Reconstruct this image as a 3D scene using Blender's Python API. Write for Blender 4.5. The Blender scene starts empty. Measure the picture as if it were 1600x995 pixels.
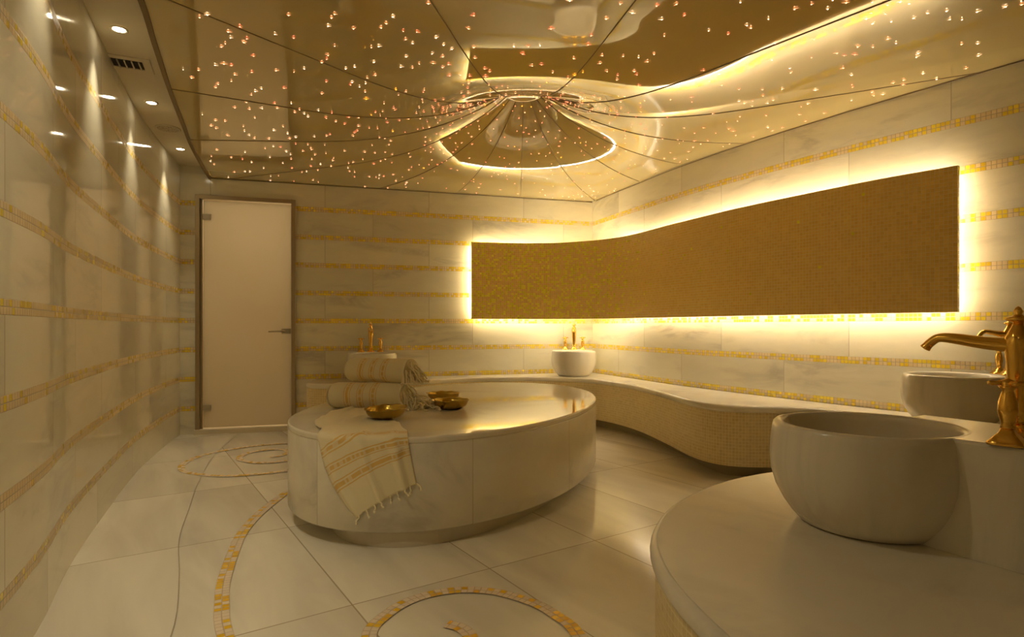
import bpy, math, random
from mathutils import Vector, Matrix, noise
from mathutils.geometry import tessellate_polygon
random.seed(7)
PI = math.pi
C = bpy.context.scene.collection
SC = bpy.context.scene

# ------------------------------------------------------------------ camera, world, exposure
CAMZ = 0.98
cam = bpy.data.cameras.new('camera'); camo = bpy.data.objects.new('camera', cam); C.objects.link(camo)
cam.sensor_width = 36.0; cam.lens = 20.7; cam.shift_y = 12.5/1600; cam.clip_start = 0.02
camo.location = (0, 0, CAMZ); camo.rotation_euler = (PI/2, 0, 0)
SC.camera = camo
w = bpy.data.worlds.new('world'); SC.world = w; w.use_nodes = True
w.node_tree.nodes['Background'].inputs[0].default_value = (1, .8, .5, 1)
w.node_tree.nodes['Background'].inputs[1].default_value = 0.0
SC.view_settings.view_transform = 'Standard'; SC.view_settings.look = 'None'
SC.view_settings.gamma = 1; SC.view_settings.use_curve_mapping = False
SC.view_settings.exposure = 0.6
SC.cycles.use_denoising = True
SC.cycles.max_bounces = 10; SC.cycles.diffuse_bounces = 6; SC.cycles.glossy_bounces = 5
SC.cycles.sample_clamp_indirect = 6.0; SC.cycles.sample_clamp_direct = 0
SC.cycles.caustics_reflective = False; SC.cycles.caustics_refractive = False
LED_COL = (1.0, .88, .66); LED_STR = 29.0
SPOT_COL = (1.0, .85, .58); SPOT_POW = 22.0
CORR_POW = 13.0

# ------------------------------------------------------------------ small maths helpers
def cr(pts, n=10, closed=False):
    P = [Vector(p) for p in pts]; m = len(P); out = []
    rng = m if closed else m-1
    for i in range(rng):
        if closed: a, b, c, d = P[(i-1) % m], P[i], P[(i+1) % m], P[(i+2) % m]
        else:
            b, c = P[i], P[i+1]
            a = P[i-1] if i > 0 else b*2-c
            d = P[i+2] if i+2 < m else c*2-b
        for k in range(n):
            t = k/n
            out.append(0.5*((2*b)+(c-a)*t+(2*a-5*b+4*c-d)*t*t+(3*b-a-3*c+d)*t**3))
    if not closed: out.append(P[-1].copy())
    return out
def arclen(P):
    s = [0.0]
    for i in range(1, len(P)): s.append(s[-1]+(P[i]-P[i-1]).length)
    return s
def resample(P, step, closed=False):
    if closed: P = list(P)+[P[0]]
    s = arclen(P); n = max(2, int(round(s[-1]/step))); out = []; j = 0
    for k in range(n+1):
        t = s[-1]*k/n
        while j < len(s)-2 and s[j+1] < t: j += 1
        f = (t-s[j])/max(1e-9, s[j+1]-s[j]); out.append(P[j].lerp(P[j+1], f))
    return out[:-1] if closed else out
def normals2(P, closed=False):
    N = []; m = len(P)
    for i in range(m):
        a = P[i-1] if (i > 0 or closed) else P[i]
        b = P[(i+1) % m] if (i < m-1 or closed) else P[i]
        d = b-a; N.append(Vector((d.y, -d.x)).normalized())
    return N
def V2(l): return [Vector((a, b)) for a, b in l]
def V3(p, z): return Vector((p[0], p[1], z))

# ------------------------------------------------------------------ mesh builder with UVs in metres
class M:
    def __init__(s): s.v = []; s.f = []; s.uv = []; s.sm = []
    def face(s, pts, uvs=None, smooth=False):
        i = len(s.v); s.v += [tuple(p) for p in pts]; s.f.append(tuple(range(i, i+len(pts))))
        s.uv.append(uvs or [(p[0], p[1]) for p in pts]); s.sm.append(smooth)
    def grid(s, rows, uvs=None, smooth=True, cu=False, cv=False, flip=False):
        R = len(rows); K = len(rows[0]); base = len(s.v)
        for r in rows: s.v += [tuple(p) for p in r]
        for i in range(R if cv else R-1):
            for j in range(K if cu else K-1):
                i2 = (i+1) % R; j2 = (j+1) % K
                q = [(i, j), (i, j2), (i2, j2), (i2, j)]
                qq = [(i, j), (i, j+1), (i+1, j+1), (i+1, j)]
                if flip: q.reverse(); qq.reverse()
                s.f.append(tuple(base+a*K+b for a, b in q)); s.sm.append(smooth)
                if uvs: s.uv.append([uvs(a, b) for a, b in qq])
                else: s.uv.append([(b*.01, a*.01) for a, b in qq])
    def poly(s, pts, z=None, flip=False):
        P = [Vector((p[0], p[1], p[2] if z is None else z)) for p in pts]
        base = len(s.v); s.v += [tuple(p) for p in P]
        for t in tessellate_polygon([P]):
            a, b, c = t; n = (P[b]-P[a]).cross(P[c]-P[a])
            if n.length < 1e-12: continue
            if (n.z < 0) != flip: a, c = c, a
            s.f.append((base+a, base+b, base+c)); s.sm.append(False)
            s.uv.append([(P[k].x, P[k].y) for k in (a, b, c)])
    def box(s, c, d, rot=0.0, ax=None):
        cx, cy, cz = c; dx, dy, dz = d[0]/2, d[1]/2, d[2]/2
        R = Matrix.Rotation(rot, 3, 'Z') if ax is None else ax
        co = [Vector((cx, cy, cz))+R @ Vector((x*dx, y*dy, z*dz)) for x in (-1, 1) for y in (-1, 1) for z in (-1, 1)]
        for q in ((0, 1, 3, 2), (4, 6, 7, 5), (0, 4, 5, 1), (2, 3, 7, 6), (0, 2, 6, 4), (1, 5, 7, 3)):
            P = [co[k] for k in q]; e1 = (P[1]-P[0]).length; e2 = (P[3]-P[0]).length
            s.face(P, [(0, 0), (e1, 0), (e1, e2), (0, e2)])
    def lathe(s, prof, c=(0, 0, 0), n=48, caps=True, frame=None, sq=None):
        # prof: list of (r, z); frame: 3x3 matrix turning z axis
        F = frame or Matrix.Identity(3); rows = []
        for r, z in prof:
            row = []
            for k in range(n):
                a = 2*PI*k/n; rr = r
                if sq: rr = r/ (abs(math.cos(a))**sq+abs(math.sin(a))**sq)**(1/sq)
                row.append(Vector(c)+F @ Vector((rr*math.cos(a), rr*math.sin(a), z)))
            rows.append(row)
        L = arclen([Vector((r, z, 0)) for r, z in prof]); R0 = max(r for r, z in prof)
        s.grid(rows, uvs=lambda a, b: (b/n*2*PI*R0, L[min(a, len(L)-1)]), cu=True)
        if caps:
            for row, fl in ((rows[0], True), (rows[-1], False)):
                s.face(row[::-1] if fl else row, [(0, 0)]*n)
    def tube(s, path, r, n=8, cap=True, flat=1.0):
        P = [Vector(p) for p in path]; m = len(P)
        rr = r if isinstance(r, (list, tuple)) else [r]*m
        L = arclen(P); up = Vector((0, 0, 1)); rows = []; X = None
        for i in range(m):
            t = (P[min(i+1, m-1)]-P[max(i-1, 0)]).normalized()
            if X is None:
                X = t.cross(up)
                if X.length < 1e-3: X = t.cross(Vector((1, 0, 0)))
            X = (X-t*X.dot(t)).normalized(); Y = t.cross(X)
            rows.append([P[i]+X*rr[i]*math.cos(2*PI*k/n)+Y*rr[i]*flat*math.sin(2*PI*k/n) for k in range(n)])
        s.grid(rows, uvs=lambda a, b: (L[min(a, m-1)], b/n*2*PI*rr[0]), cu=True, flip=True)
        if cap: s.face(rows[0], [(0, 0)]*n); s.face(rows[-1][::-1], [(0, 0)]*n)
    def build(s, name, mat, parent=None, loc=None, bevel=0, weld=True):
        me = bpy.data.meshes.new(name); me.from_pydata(s.v, [], s.f)
        uvl = me.uv_layers.new(name='uv'); k = 0
        flat = [c for f in s.uv for uv in f for c in uv]
        uvl.data.foreach_set('uv', flat)
        me.polygons.foreach_set('use_smooth', s.sm)
        me.materials.append(mat); me.update()
        o = bpy.data.objects.new(name, me); C.objects.link(o)
        if loc: o.location = loc
        if parent: o.parent = parent
        if weld:
            import bmesh
            bm = bmesh.new(); bm.from_mesh(me); bmesh.ops.remove_doubles(bm, verts=bm.verts, dist=1e-5)
            bmesh.ops.recalc_face_normals(bm, faces=bm.faces) if weld == 'recalc' else None
            bm.to_mesh(me); bm.free()
        if bevel:
            md = o.modifiers.new('bevel', 'BEVEL'); md.width = bevel; md.segments = 3; md.limit_method = 'ANGLE'
        return o
def tag(o, label=None, cat=None, group=None, kind=None):
    if label: o['label'] = label
    if cat: o['category'] = cat
    if group: o['group'] = group
    if kind: o['kind'] = kind
    return o
def empty(name, loc=(0, 0, 0), rz=0.0, label=None, cat=None, group=None):
    o = bpy.data.objects.new(name, None); C.objects.link(o); o.location = loc; o.rotation_euler = (0, 0, rz)
    o.empty_display_size = .05
    return tag(o, label, cat, group)
def copy_tree(o, parent=None):
    c = o.copy(); C.objects.link(c); c.parent = parent
    for ch in list(o.children): copy_tree(ch, c)
    return c

# ------------------------------------------------------------------ materials
class NT:
    def __init__(s, name):
        s.m = bpy.data.materials.new(name); s.m.use_nodes = True; s.t = s.m.node_tree
        s.b = s.t.nodes['Principled BSDF']; s.out = s.t.nodes['Material Output']
    def n(s, typ, **kw):
        nd = s.t.nodes.new(typ)
        for k, v in kw.items():
            if k.startswith('i_'): nd.inputs[int(k[2:])].default_value = v
            else: setattr(nd, k, v)
        return nd
    def l(s, a, b): s.t.links.new(a, b)
    def math(s, op, a, b=None, c=None):
        nd = s.n('ShaderNodeMath', operation=op)
        for i, x in enumerate((a, b, c)):
            if x is None: continue
            if isinstance(x, (int, float)): nd.inputs[i].default_value = x
            else: s.l(x, nd.inputs[i])
        return nd.outputs[0]
    def mix(s, f, a, b):
        nd = s.n('ShaderNodeMix', data_type='RGBA')
        for i, x in ((0, f), (6, a), (7, b)):
            if isinstance(x, (int, float)): nd.inputs[i].default_value = x
            elif isinstance(x, tuple): nd.inputs[i].default_value = (*x, 1)
            else: s.l(x, nd.inputs[i])
        return nd.outputs[2]
    def fmix(s, f, a, b):
        nd = s.n('ShaderNodeMix', data_type='FLOAT')
        for i, x in ((0, f), (2, a), (3, b)):
            if isinstance(x, (int, float)): nd.inputs[i].default_value = x
            else: s.l(x, nd.inputs[i])
        return nd.outputs[0]
    def setb(s, **kw):
        for k, v in kw.items():
            k = k.replace('_', ' ')
            if isinstance(v, tuple): s.b.inputs[k].default_value = (*v, 1)
            elif isinstance(v, (int, float)): s.b.inputs[k].default_value = v
            else: s.l(v, s.b.inputs[k])
    def coord(s, which='Object'):
        return s.n('ShaderNodeTexCoord').outputs[which]
    def sep(s, vec):
        nd = s.n('ShaderNodeSeparateXYZ'); s.l(vec, nd.inputs[0]); return nd.outputs
    def comb(s, x, y, z=0.0):
        nd = s.n('ShaderNodeCombineXYZ')
        for i, q in enumerate((x, y, z)):
            if isinstance(q, (int, float)): nd.inputs[i].default_value = q
            else: s.l(q, nd.inputs[i])
        return nd.outputs[0]
    def noise(s, vec, scale, detail=4, rough=.55, dist=0.0):
        nd = s.n('ShaderNodeTexNoise'); nd.inputs['Scale'].default_value = scale
        nd.inputs['Detail'].default_value = detail; nd.inputs['Roughness'].default_value = rough
        nd.inputs['Distortion'].default_value = dist; s.l(vec, nd.inputs['Vector']); return nd.outputs['Fac']
    def white(s, vec):
        nd = s.n('ShaderNodeTexWhiteNoise'); s.l(vec, nd.inputs['Vector']); return nd.outputs
    def ramp(s, f, stops):
        nd = s.n('ShaderNodeValToRGB'); s.l(f, nd.inputs[0]); e = nd.color_ramp.elements
        while len(e) < len(stops): e.new(.5)
        for el, (p, c) in zip(e, stops): el.position = p; el.color = (*c, 1) if len(c) == 3 else c
        return nd.outputs[0]
    def bump(s, h, strength=.3, dist=.002):
        nd = s.n('ShaderNodeBump'); nd.inputs['Strength'].default_value = strength
        nd.inputs['Distance'].default_value = dist; s.l(h, nd.inputs['Height'])
        s.l(nd.outputs[0], s.b.inputs['Normal']); return nd.outputs[0]

def marble_color(t, vec, base=(.82, .78, .63), vein=(.46, .43, .37), stretch=(1, 3, 1), slab=None, amt=1.0):
    """white marble: broad soft clouding with thin drifting grey veins, changing from slab to slab"""
    mp = t.n('ShaderNodeMapping'); mp.inputs['Scale'].default_value = stretch
    mp.inputs['Rotation'].default_value = (0, 0, .18)
    if slab is not None:
        add = t.n('ShaderNodeVectorMath', operation='ADD'); t.l(vec, add.inputs[0])
        sc = t.n('ShaderNodeVectorMath', operation='SCALE'); t.l(slab, sc.inputs[0]); sc.inputs['Scale'].default_value = 9.0
        t.l(sc.outputs[0], add.inputs[1]); vec = add.outputs[0]
    t.l(vec, mp.inputs['Vector']); v = mp.outputs[0]
    n1 = t.noise(v, 1.3, 6, .6, .7); n2 = t.noise(v, .8, 3, .5, 1.2)
    line = t.math('ABSOLUTE', t.math('SUBTRACT', n1, .5))
    vm = t.ramp(line, [(0.0, (1, 1, 1)), (.06, (.4, .4, .4)), (.17, (0, 0, 0))])
    gate = t.ramp(n2, [(.45, (0, 0, 0)), (.68, (1, 1, 1))])
    m = t.math('MULTIPLY', t.math('MULTIPLY', vm, gate), .75*amt)
    cl = t.math('MULTIPLY', t.ramp(t.noise(v, 2.2, 5, .6), [(.4, (0, 0, 0)), (.75, (1, 1, 1))]), .22*amt)
    return t.mix(t.math('MAXIMUM', m, cl), base, vein)

def mosaic(t, u, v, size, gold_thr, base=(.62, .50, .36), base2=(.70, .58, .43), gold=(.95, .62, .06), grout=(.45, .37, .27), gap=.07, clump=2.0, nw=1.6):
    """square tesserae: returns colour, gold mask, roughness and height"""
    us = t.math('DIVIDE', u, size); vs = t.math('DIVIDE', v, size)
    cell = t.comb(t.math('FLOOR', us), t.math('FLOOR', vs))
    wn = t.white(cell); r = wn[0]
    rs = t.sep(wn[1])
    cn = t.noise(cell, clump*.08, 2)
    g = t.math('GREATER_THAN', t.math('ADD', r, t.math('MULTIPLY', t.math('SUBTRACT', cn, .5), nw)), gold_thr)
    fu = t.math('FRACT', us); fv = t.math('FRACT', vs)
    du = t.math('MINIMUM', fu, t.math('SUBTRACT', 1.0, fu)); dv = t.math('MINIMUM', fv, t.math('SUBTRACT', 1.0, fv))
    d = t.math('MINIMUM', du, dv); gm = t.math('LESS_THAN', d, gap)
    bc = t.mix(rs[1], base, base2)
    gc = t.mix(rs[2], gold, (gold[0]*.85, gold[1]*.76, gold[2]*.7))
    col = t.mix(gm, t.mix(g, bc, gc), grout)
    gold_m = t.math('MULTIPLY', g, t.math('SUBTRACT', 1.0, gm))
    h = t.math('MINIMUM', t.math('DIVIDE', d, gap*1.4), 1.0)
    return col, gold_m, gm, h, rs

def mat_wall(name, z_first=.235, pitch=.2665, hgt=.046, slab_w=1.0, rough=.13, thr=.50, amt=1.0):
    t = NT(name); uv = t.coord('UV'); s = t.sep(uv); u, v = s[0], s[1]
    k = t.math('DIVIDE', t.math('SUBTRACT', v, z_first-pitch/2), pitch)
    row = t.math('FLOOR', k); vloc = t.math('MULTIPLY', t.math('SUBTRACT', t.math('FRACT', k), .5), pitch)
    band = t.math('LESS_THAN', t.math('ABSOLUTE', vloc), hgt/2)
    band = t.math('MULTIPLY', band, t.math('LESS_THAN', v, z_first+7.5*pitch))
    col, gm, grout, h, rs = mosaic(t, u, t.math('ADD', vloc, t.math('MULTIPLY_ADD', row, .23, hgt/2)), hgt/2, thr, base=(.70, .55, .31), base2=(.78, .64, .39), gold=(1.0, .80, .06), clump=3)
    # slabs between the bands
    row2 = t.math('FLOOR', t.math('DIVIDE', t.math('SUBTRACT', v, z_first), pitch))
    off = t.math('MULTIPLY', t.math('MODULO', row2, 2.0), slab_w*.45)
    uu = t.math('DIVIDE', t.math('ADD', u, off), slab_w)
    cell = t.comb(t.math('FLOOR', uu), row2, 3.0); wn = t.white(cell)
    jm = t.math('LESS_THAN', t.math('ABSOLUTE', t.math('SUBTRACT', t.math('FRACT', uu), .5)), .4975)
    mc = marble_color(t, t.comb(u, v), slab=wn[1], stretch=(1, 3.4, 1), amt=amt)
    tone = t.math('MULTIPLY_ADD', wn[0], .16, .86)
    vm = t.n('ShaderNodeVectorMath', operation='SCALE'); t.l(mc, vm.inputs[0]); t.l(tone, vm.inputs['Scale'])
    mc = t.mix(jm, (.50, .45, .36), vm.outputs[0])
    t.setb(Base_Color=t.mix(band, mc, col), Metallic=t.math('MULTIPLY', t.math('MULTIPLY', band, gm), .15),
           Roughness=t.fmix(band, rough, t.fmix(gm, .35, .22)))
    t.bump(t.fmix(band, 1.0, h), .5, .0015)
    return t.m

def mat_marble(name, rough=.12, stretch=(1, 1, 1), amt=1.0, base=(.80, .75, .63), joints=None, coord='Object'):
    t = NT(name); vec = t.coord(coord)
    slab = None; c = None
    if joints:
        s = t.sep(t.coord('UV')); uu = t.math('DIVIDE', s[0], joints); cell = t.comb(t.math('FLOOR', uu), 1.0, 5.0)
        wn = t.white(cell); slab = wn[1]
        jm = t.math('LESS_THAN', t.math('ABSOLUTE', t.math('SUBTRACT', t.math('FRACT', uu), .5)), .4975)
    c = marble_color(t, vec, base=base, stretch=stretch, slab=slab, amt=amt)
    if joints: c = t.mix(jm, (.55, .5, .4), c)
    t.setb(Base_Color=c, Roughness=rough)
    return t.m

def mat_floor(name, ang=math.radians(33.5), org=(-.091, 2.385), tw=.565, th=.96, both=True):
    t = NT(name); s = t.sep(t.coord('Object')); x = t.math('SUBTRACT', s[0], org[0]); y = t.math('SUBTRACT', s[1], org[1])
    ca, sa = math.cos(ang), math.sin(ang)
    u = t.math('ADD', t.math('MULTIPLY', x, ca), t.math('MULTIPLY', y, sa))
    v = t.math('ADD', t.math('MULTIPLY', x, -sa), t.math('MULTIPLY', y, ca))
    us = t.math('DIVIDE', u, tw); vs = t.math('DIVIDE', v, th)
    def dist(q, size):
        f = t.math('FRACT', q); return t.math('MULTIPLY', t.math('MINIMUM', f, t.math('SUBTRACT', 1.0, f)), size)
    d = dist(vs, th)
    if both: d = t.math('MINIMUM', d, dist(us, tw)); cell = t.comb(t.math('FLOOR', us), t.math('FLOOR', vs), 2.0)
    else: cell = t.comb(0.0, t.math('FLOOR', vs), 7.0)
    wn = t.white(cell); g = t.math('LESS_THAN', d, .0028)
    sv = t.n('ShaderNodeVectorMath', operation='MULTIPLY_ADD'); t.l(wn[1], sv.inputs[0]); sv.inputs[1].default_value = (7, 7, 7); t.l(t.comb(t.math('MULTIPLY', u, 4.0), t.math('MULTIPLY', v, .8)), sv.inputs[2])
    c = t.mix(t.ramp(t.noise(sv.outputs[0], 1.1, 4, .5, .5), [(.35, (0, 0, 0)), (.75, (1, 1, 1))]), (.83, .79, .67), (.62, .58, .49))
    tone = t.math('MULTIPLY_ADD', wn[0], .12, .9)
    vm = t.n('ShaderNodeVectorMath', operation='SCALE'); t.l(c, vm.inputs[0]); t.l(tone, vm.inputs['Scale'])
    t.setb(Base_Color=t.mix(g, vm.outputs[0], (.42, .36, .26)),
           Roughness=t.math('MULTIPLY_ADD', t.noise(t.coord('Object'), 3.0, 3), .10, .10))
    return t.m

def mat_mosaic(name, size, thr, gap=.07, **kw):
    t = NT(name); s = t.sep(t.coord('UV'))
    grad = kw.pop('grad', None)
    th = thr
    if grad:   # gold tesserae get rarer along the length
        th = t.math('ADD', thr, t.math('MULTIPLY', t.math('MINIMUM', t.math('MAXIMUM', t.math('DIVIDE', t.math('SUBTRACT', s[0], grad[0]), grad[1]), 0.0), 1.0), grad[2]))
    col, gm, gr, h, rs = mosaic(t, s[0], s[1], size, th, gap=gap, **kw)
    t.setb(Base_Color=col, Metallic=t.math('MULTIPLY', gm, .15), Roughness=t.fmix(gm, .42, t.fmix(rs[1], .12, .4)))
    # tesserae sit a little out of true
    geo = t.n('ShaderNodeNewGeometry'); 
    tilt = t.n('ShaderNodeVectorMath', operation='SUBTRACT'); tilt.inputs[1].default_value = (.5, .5, .5)
    cmb = t.comb(rs[0], rs[1], rs[2]); t.l(cmb, tilt.inputs[0])
    sc = t.n('ShaderNodeVectorMath', operation='SCALE'); t.l(tilt.outputs[0], sc.inputs[0]); sc.inputs['Scale'].default_value = .15
    ad = t.n('ShaderNodeVectorMath', operation='ADD'); t.l(geo.outputs['Normal'], ad.inputs[0]); t.l(sc.outputs[0], ad.inputs[1])
    nb = t.n('ShaderNodeBump'); nb.inputs['Strength'].default_value = .5; nb.inputs['Distance'].default_value = .0012
    t.l(h, nb.inputs['Height']); t.l(ad.outputs[0], nb.inputs['Normal']); t.l(nb.outputs[0], t.b.inputs['Normal'])
    return t.m

def mat_plain(name, col, rough=.5, metal=0.0, noise_amt=.06, scale=20, **kw):
    t = NT(name); nz = t.noise(t.coord('Object'), scale, 3)
    c2 = tuple(max(0, c*(1-noise_amt*3)) for c in col)
    t.setb(Base_Color=t.mix(nz, col, c2), Roughness=rough, Metallic=metal)
    for k, v in kw.items(): t.b.inputs[k.replace('_', ' ')].default_value = v
    return t.m
def mat_emit(name, col, st):
    t = NT(name); t.setb(Base_Color=(.8, .8, .8)); t.b.inputs['Emission Color'].default_value = (*col, 1); t.b.inputs['Emission Strength'].default_value = st
    return t.m

W_BACK = mat_wall('striped marble wall'); W_LEFT = mat_wall('polished striped marble wall', rough=.06, thr=.80, amt=.55)
M_TOP = mat_marble('polished marble top', .035, (1.0, 1.0, 1.0), .7)
M_DRUM = mat_marble('marble drum slabs', .16, (1, 1, 1.6), 1.3, joints=.75)
M_BASIN = mat_marble('carved marble', .22, (3.2, 3.2, .5), .75, base=(.80, .74, .62))
M_BENCH = mat_marble('honed bench marble', .2, (1.2, 1.2, 1), .8)
M_FLOOR = mat_floor('floor marble')
M_BORDER = mat_floor('floor border marble', both=False)
M_PANEL = mat_mosaic('gold flecked mosaic', .0205, .58, base=(.84, .56, .13), base2=(.92, .66, .18), gold=(1.0, .95, .04), grout=(.94, .76, .38), grad=(1.2, .9, .5), clump=4, nw=.9)
M_BENCHMOS = mat_mosaic('beige mosaic', .0205, 1.55, base=(.66, .52, .26), base2=(.74, .60, .32), grout=(.84, .73, .44))
M_INLAY = mat_mosaic('floor mosaic', .024, .60, base=(.74, .61, .45), base2=(.80, .69, .53), gold=(.98, .64, .04), grout=(.56, .44, .30), clump=3.5)
M_CEIL = mat_plain('lacquered ceiling', (.55, .43, .185), .05, noise_amt=.01, scale=.5, Coat_Weight=1.0, Coat_IOR=2.0, Coat_Roughness=.02)
M_SEAM = mat_plain('ceiling seam', (.30, .21, .09), .5)
M_PLASTER = mat_plain('soffit plaster', (.74, .66, .50), .7, noise_amt=.02)
M_TRIM = mat_plain('bronze edge', (.20, .13, .05), .4, .3)
M_GOLD = mat_plain('polished gold', (.95, .58, .12), .14, 1.0, .03, 40)
M_BRASS = mat_plain('hammered brass', (.62, .42, .08), .24, 1.0, .12, 60)
M_ALU = mat_plain('bronze anodised frame', (.42, .34, .22), .35, .7, .03)
M_SOCKET = mat_plain('satin nickel', (.55, .50, .40), .3, .8)
M_DARK = mat_plain('dark void', (.03, .02, .012), .8)
M_DARKSTONE = mat_plain('dark plinth stone', (.42, .36, .25), .4, noise_amt=.1, scale=4)  # darker mottled stone for the bench plinth
M_LENS = mat_emit('downlight lens', (1, .86, .6), 22)
M_LED = mat_emit('warm led strip', LED_COL, LED_STR)

# ------------------------------------------------------------------ plan of the room (x right, y away from the camera)
ZS, ZC = CAMZ+1.457, CAMZ+1.36            # soffit and star ceiling heights
WL = resample(cr(V2([(-.82, -1.3), (-.86, -.5), (-.98, .4), (-1.22, 1.2), (-1.51, 1.86), (-1.83, 2.45), (-2.23, 3.3), (-2.56, 4.05), (-2.85, 4.85), (-3.0, 5.32)]), 8), .1)
WR = resample(cr(V2([(.88, 6.44), (1.05, 5.98), (1.21, 5.57), (1.37, 5.15), (1.60, 4.65), (1.83, 4.22), (2.05, 3.85), (2.22, 3.58), (2.58, 3.05), (3.0, 2.45), (3.35, 1.7), (3.5, .7), (3.5, -1.3)]), 8), .1)
B0, B1 = Vector((-3.0, 5.32)), Vector((.88, 6.44))
BD = (B1-B0).normalized(); BN = Vector((BD.y, -BD.x))     # towards the room
def wall(name, pts, z0, z1, mat, u0=0.0, flip=False):
    m = M(); s = arclen(pts); zs = [z0, z1]
    m.grid([[V3(p, z) for p in pts] for z in zs], uvs=lambda a, b: (u0+s[b], zs[a]), smooth=True, flip=flip)
    return tag(m.build(name, mat), kind='structure')
wall('wall_left', WL, -.02, ZS+.05, W_LEFT)
wall('wall_right', WR, -.02, ZS+.05, W_BACK, 31.0)
wall('wall_front', [WR[-1], WL[0]], -.02, ZS+.05, W_BACK, 77.0)
# back wall with the door opening
DX0, DX1, DZ = .13, .985, 2.175
SL = (B1-B0).length
m = M()
def bp(s, d=0.0): p = B0+BD*s+BN*d; return p
def bq(s0, s1, z0, z1, d=0.0):
    m.face([V3(bp(s0, d), z0), V3(bp(s1, d), z0), V3(bp(s1, d), z1), V3(bp(s0, d), z1)], [(11.3+s0, z0), (11.3+s1, z0), (11.3+s1, z1), (11.3+s0, z1)])
bq(0, DX0, -.02, DZ); bq(0, SL, DZ, ZS+.05); bq(DX1, SL, -.02, DZ)
for s in (DX0, DX1):                                       # reveals
    m.face([V3(bp(s), -.02), V3(bp(s, -.12), -.02), V3(bp(s, -.12), DZ), V3(bp(s), DZ)], [(0, .3), (.12, .3), (.12, .4), (0, .4)])
m.face([V3(bp(DX0), DZ), V3(bp(DX1), DZ), V3(bp(DX1, -.12), DZ), V3(bp(DX0, -.12), DZ)], [(0, .3), (.8, .3), (.8, .4), (0, .4)])
tag(m.build('wall_back', W_BACK), kind='structure')

# floor
outline = WL + [B0] + [B1] + WR
m = M(); m.poly([V3(p, 0) for p in WL[:-1]+[B0-BN*.13, B1]+WR[1:]], 0.0)
floor = tag(m.build('floor', M_FLOOR), kind='structure')
jl = resample(cr(V2([(-.62, -.4), (-.75, .6), (-.88, 1.25), (-1.077, 1.86), (-1.30, 2.3), (-1.535, 2.716), (-1.76, 3.22), (-1.968, 3.695), (-2.27, 4.5), (-2.52, 5.44)]), 8), .1)
m = M()
wl2 = resample([p for p in WL if p.y > -.45], .1); n_ = len(jl); wl2 = resample(wl2, arclen(wl2)[-1]/(n_-1))
wl2 = (wl2+[wl2[-1]]*3)[:n_]
m.grid([[V3(p, .0015) for p in wl2], [V3(p, .0015) for p in jl]], uvs=lambda a, b: (b*.1, a*.4), smooth=False)
m.build('floor_border', M_BORDER, floor)
m = M(); N = normals2(jl)
m.grid([[V3(p-q*.0018, .0022) for p, q in zip(jl, N)], [V3(p+q*.0018, .0022) for p, q in zip(jl, N)]], smooth=False)
m.build('floor_joint', mat_plain('floor grout', (.42, .36, .26), .6), floor)
def inlay(pts, w=.05):
    P = resample(cr(V2(pts), 10), .024); N = normals2(P); s = arclen(P); m = M()
    m.grid([[V3(p-q*w/2, .0034) for p, q in zip(P, N)], [V3(p+q*w/2, .0034) for p, q in zip(P, N)]], uvs=lambda a, b: (s[b]+.012, a*.048), smooth=False, flip=True)
    return m.build('spiral_inlay', M_INLAY, floor)
inlay([(-1.80, 4.40), (-1.745, 4.48), (-1.74, 4.58), (-1.81, 4.67), (-1.92, 4.68), (-2.03, 4.58), (-2.04, 4.41), (-1.96, 4.29), (-1.79, 4.22), (-1.62, 4.30), (-1.50, 4.48),
       (-1.50, 4.72), (-1.64, 4.89), (-1.84, 4.93), (-2.05, 4.86), (-2.21, 4.72), (-2.32, 4.55), (-2.36, 4.36), (-2.32, 4.14), (-2.21, 3.97), (-2.06, 3.89), (-1.92, 3.85), (-1.76, 3.87), (-1.58, 3.95), (-1.42, 4.06)], .045)
inlay([(-.215, 1.935), (-.165, 1.91), (-.13, 1.85), (-.14, 1.76), (-.22, 1.70), (-.34, 1.72), (-.43, 1.80), (-.455, 1.90), (-.43, 1.99), (-.385, 2.075), (-.31, 2.145), (-.20, 2.185), (-.08, 2.175), (.02, 2.125), (.10, 2.06),
       (.155, 1.985), (.198, 1.91), (.225, 1.75), (.18, 1.55), (.02, 1.40), (-.25, 1.37), (-.55, 1.5), (-.80, 1.72), (-.936, 1.91), (-1.02, 2.07), (-1.11, 2.27), (-1.22, 2.59), (-1.28, 2.8), (-1.318, 3.05), (-1.33, 3.32), (-1.32, 3.53), (-1.25, 3.75), (-1.1, 3.95)], .05)

# soffit with the curved inner edge, star ceiling below it
SE = resample(cr(V2([(-.70, -1.3), (-.84, .4), (-1.08, 1.2), (-1.32, 1.86), (-1.555, 2.45), (-1.72, 2.81), (-1.98, 3.39), (-2.24, 4.0), (-2.41, 4.4), (-2.62, 4.95), (-2.775, 5.385)]), 8), .1)
m = M(); m.poly([V3(p, ZS) for p in ([Vector((-.8, -1.3))]+WL+[B0, B0+BD*.6]+[p+Vector((.3, 0)) for p in SE[::-1]])], ZS, flip=True)
tag(m.build('ceiling', M_PLASTER), kind='structure')
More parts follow.
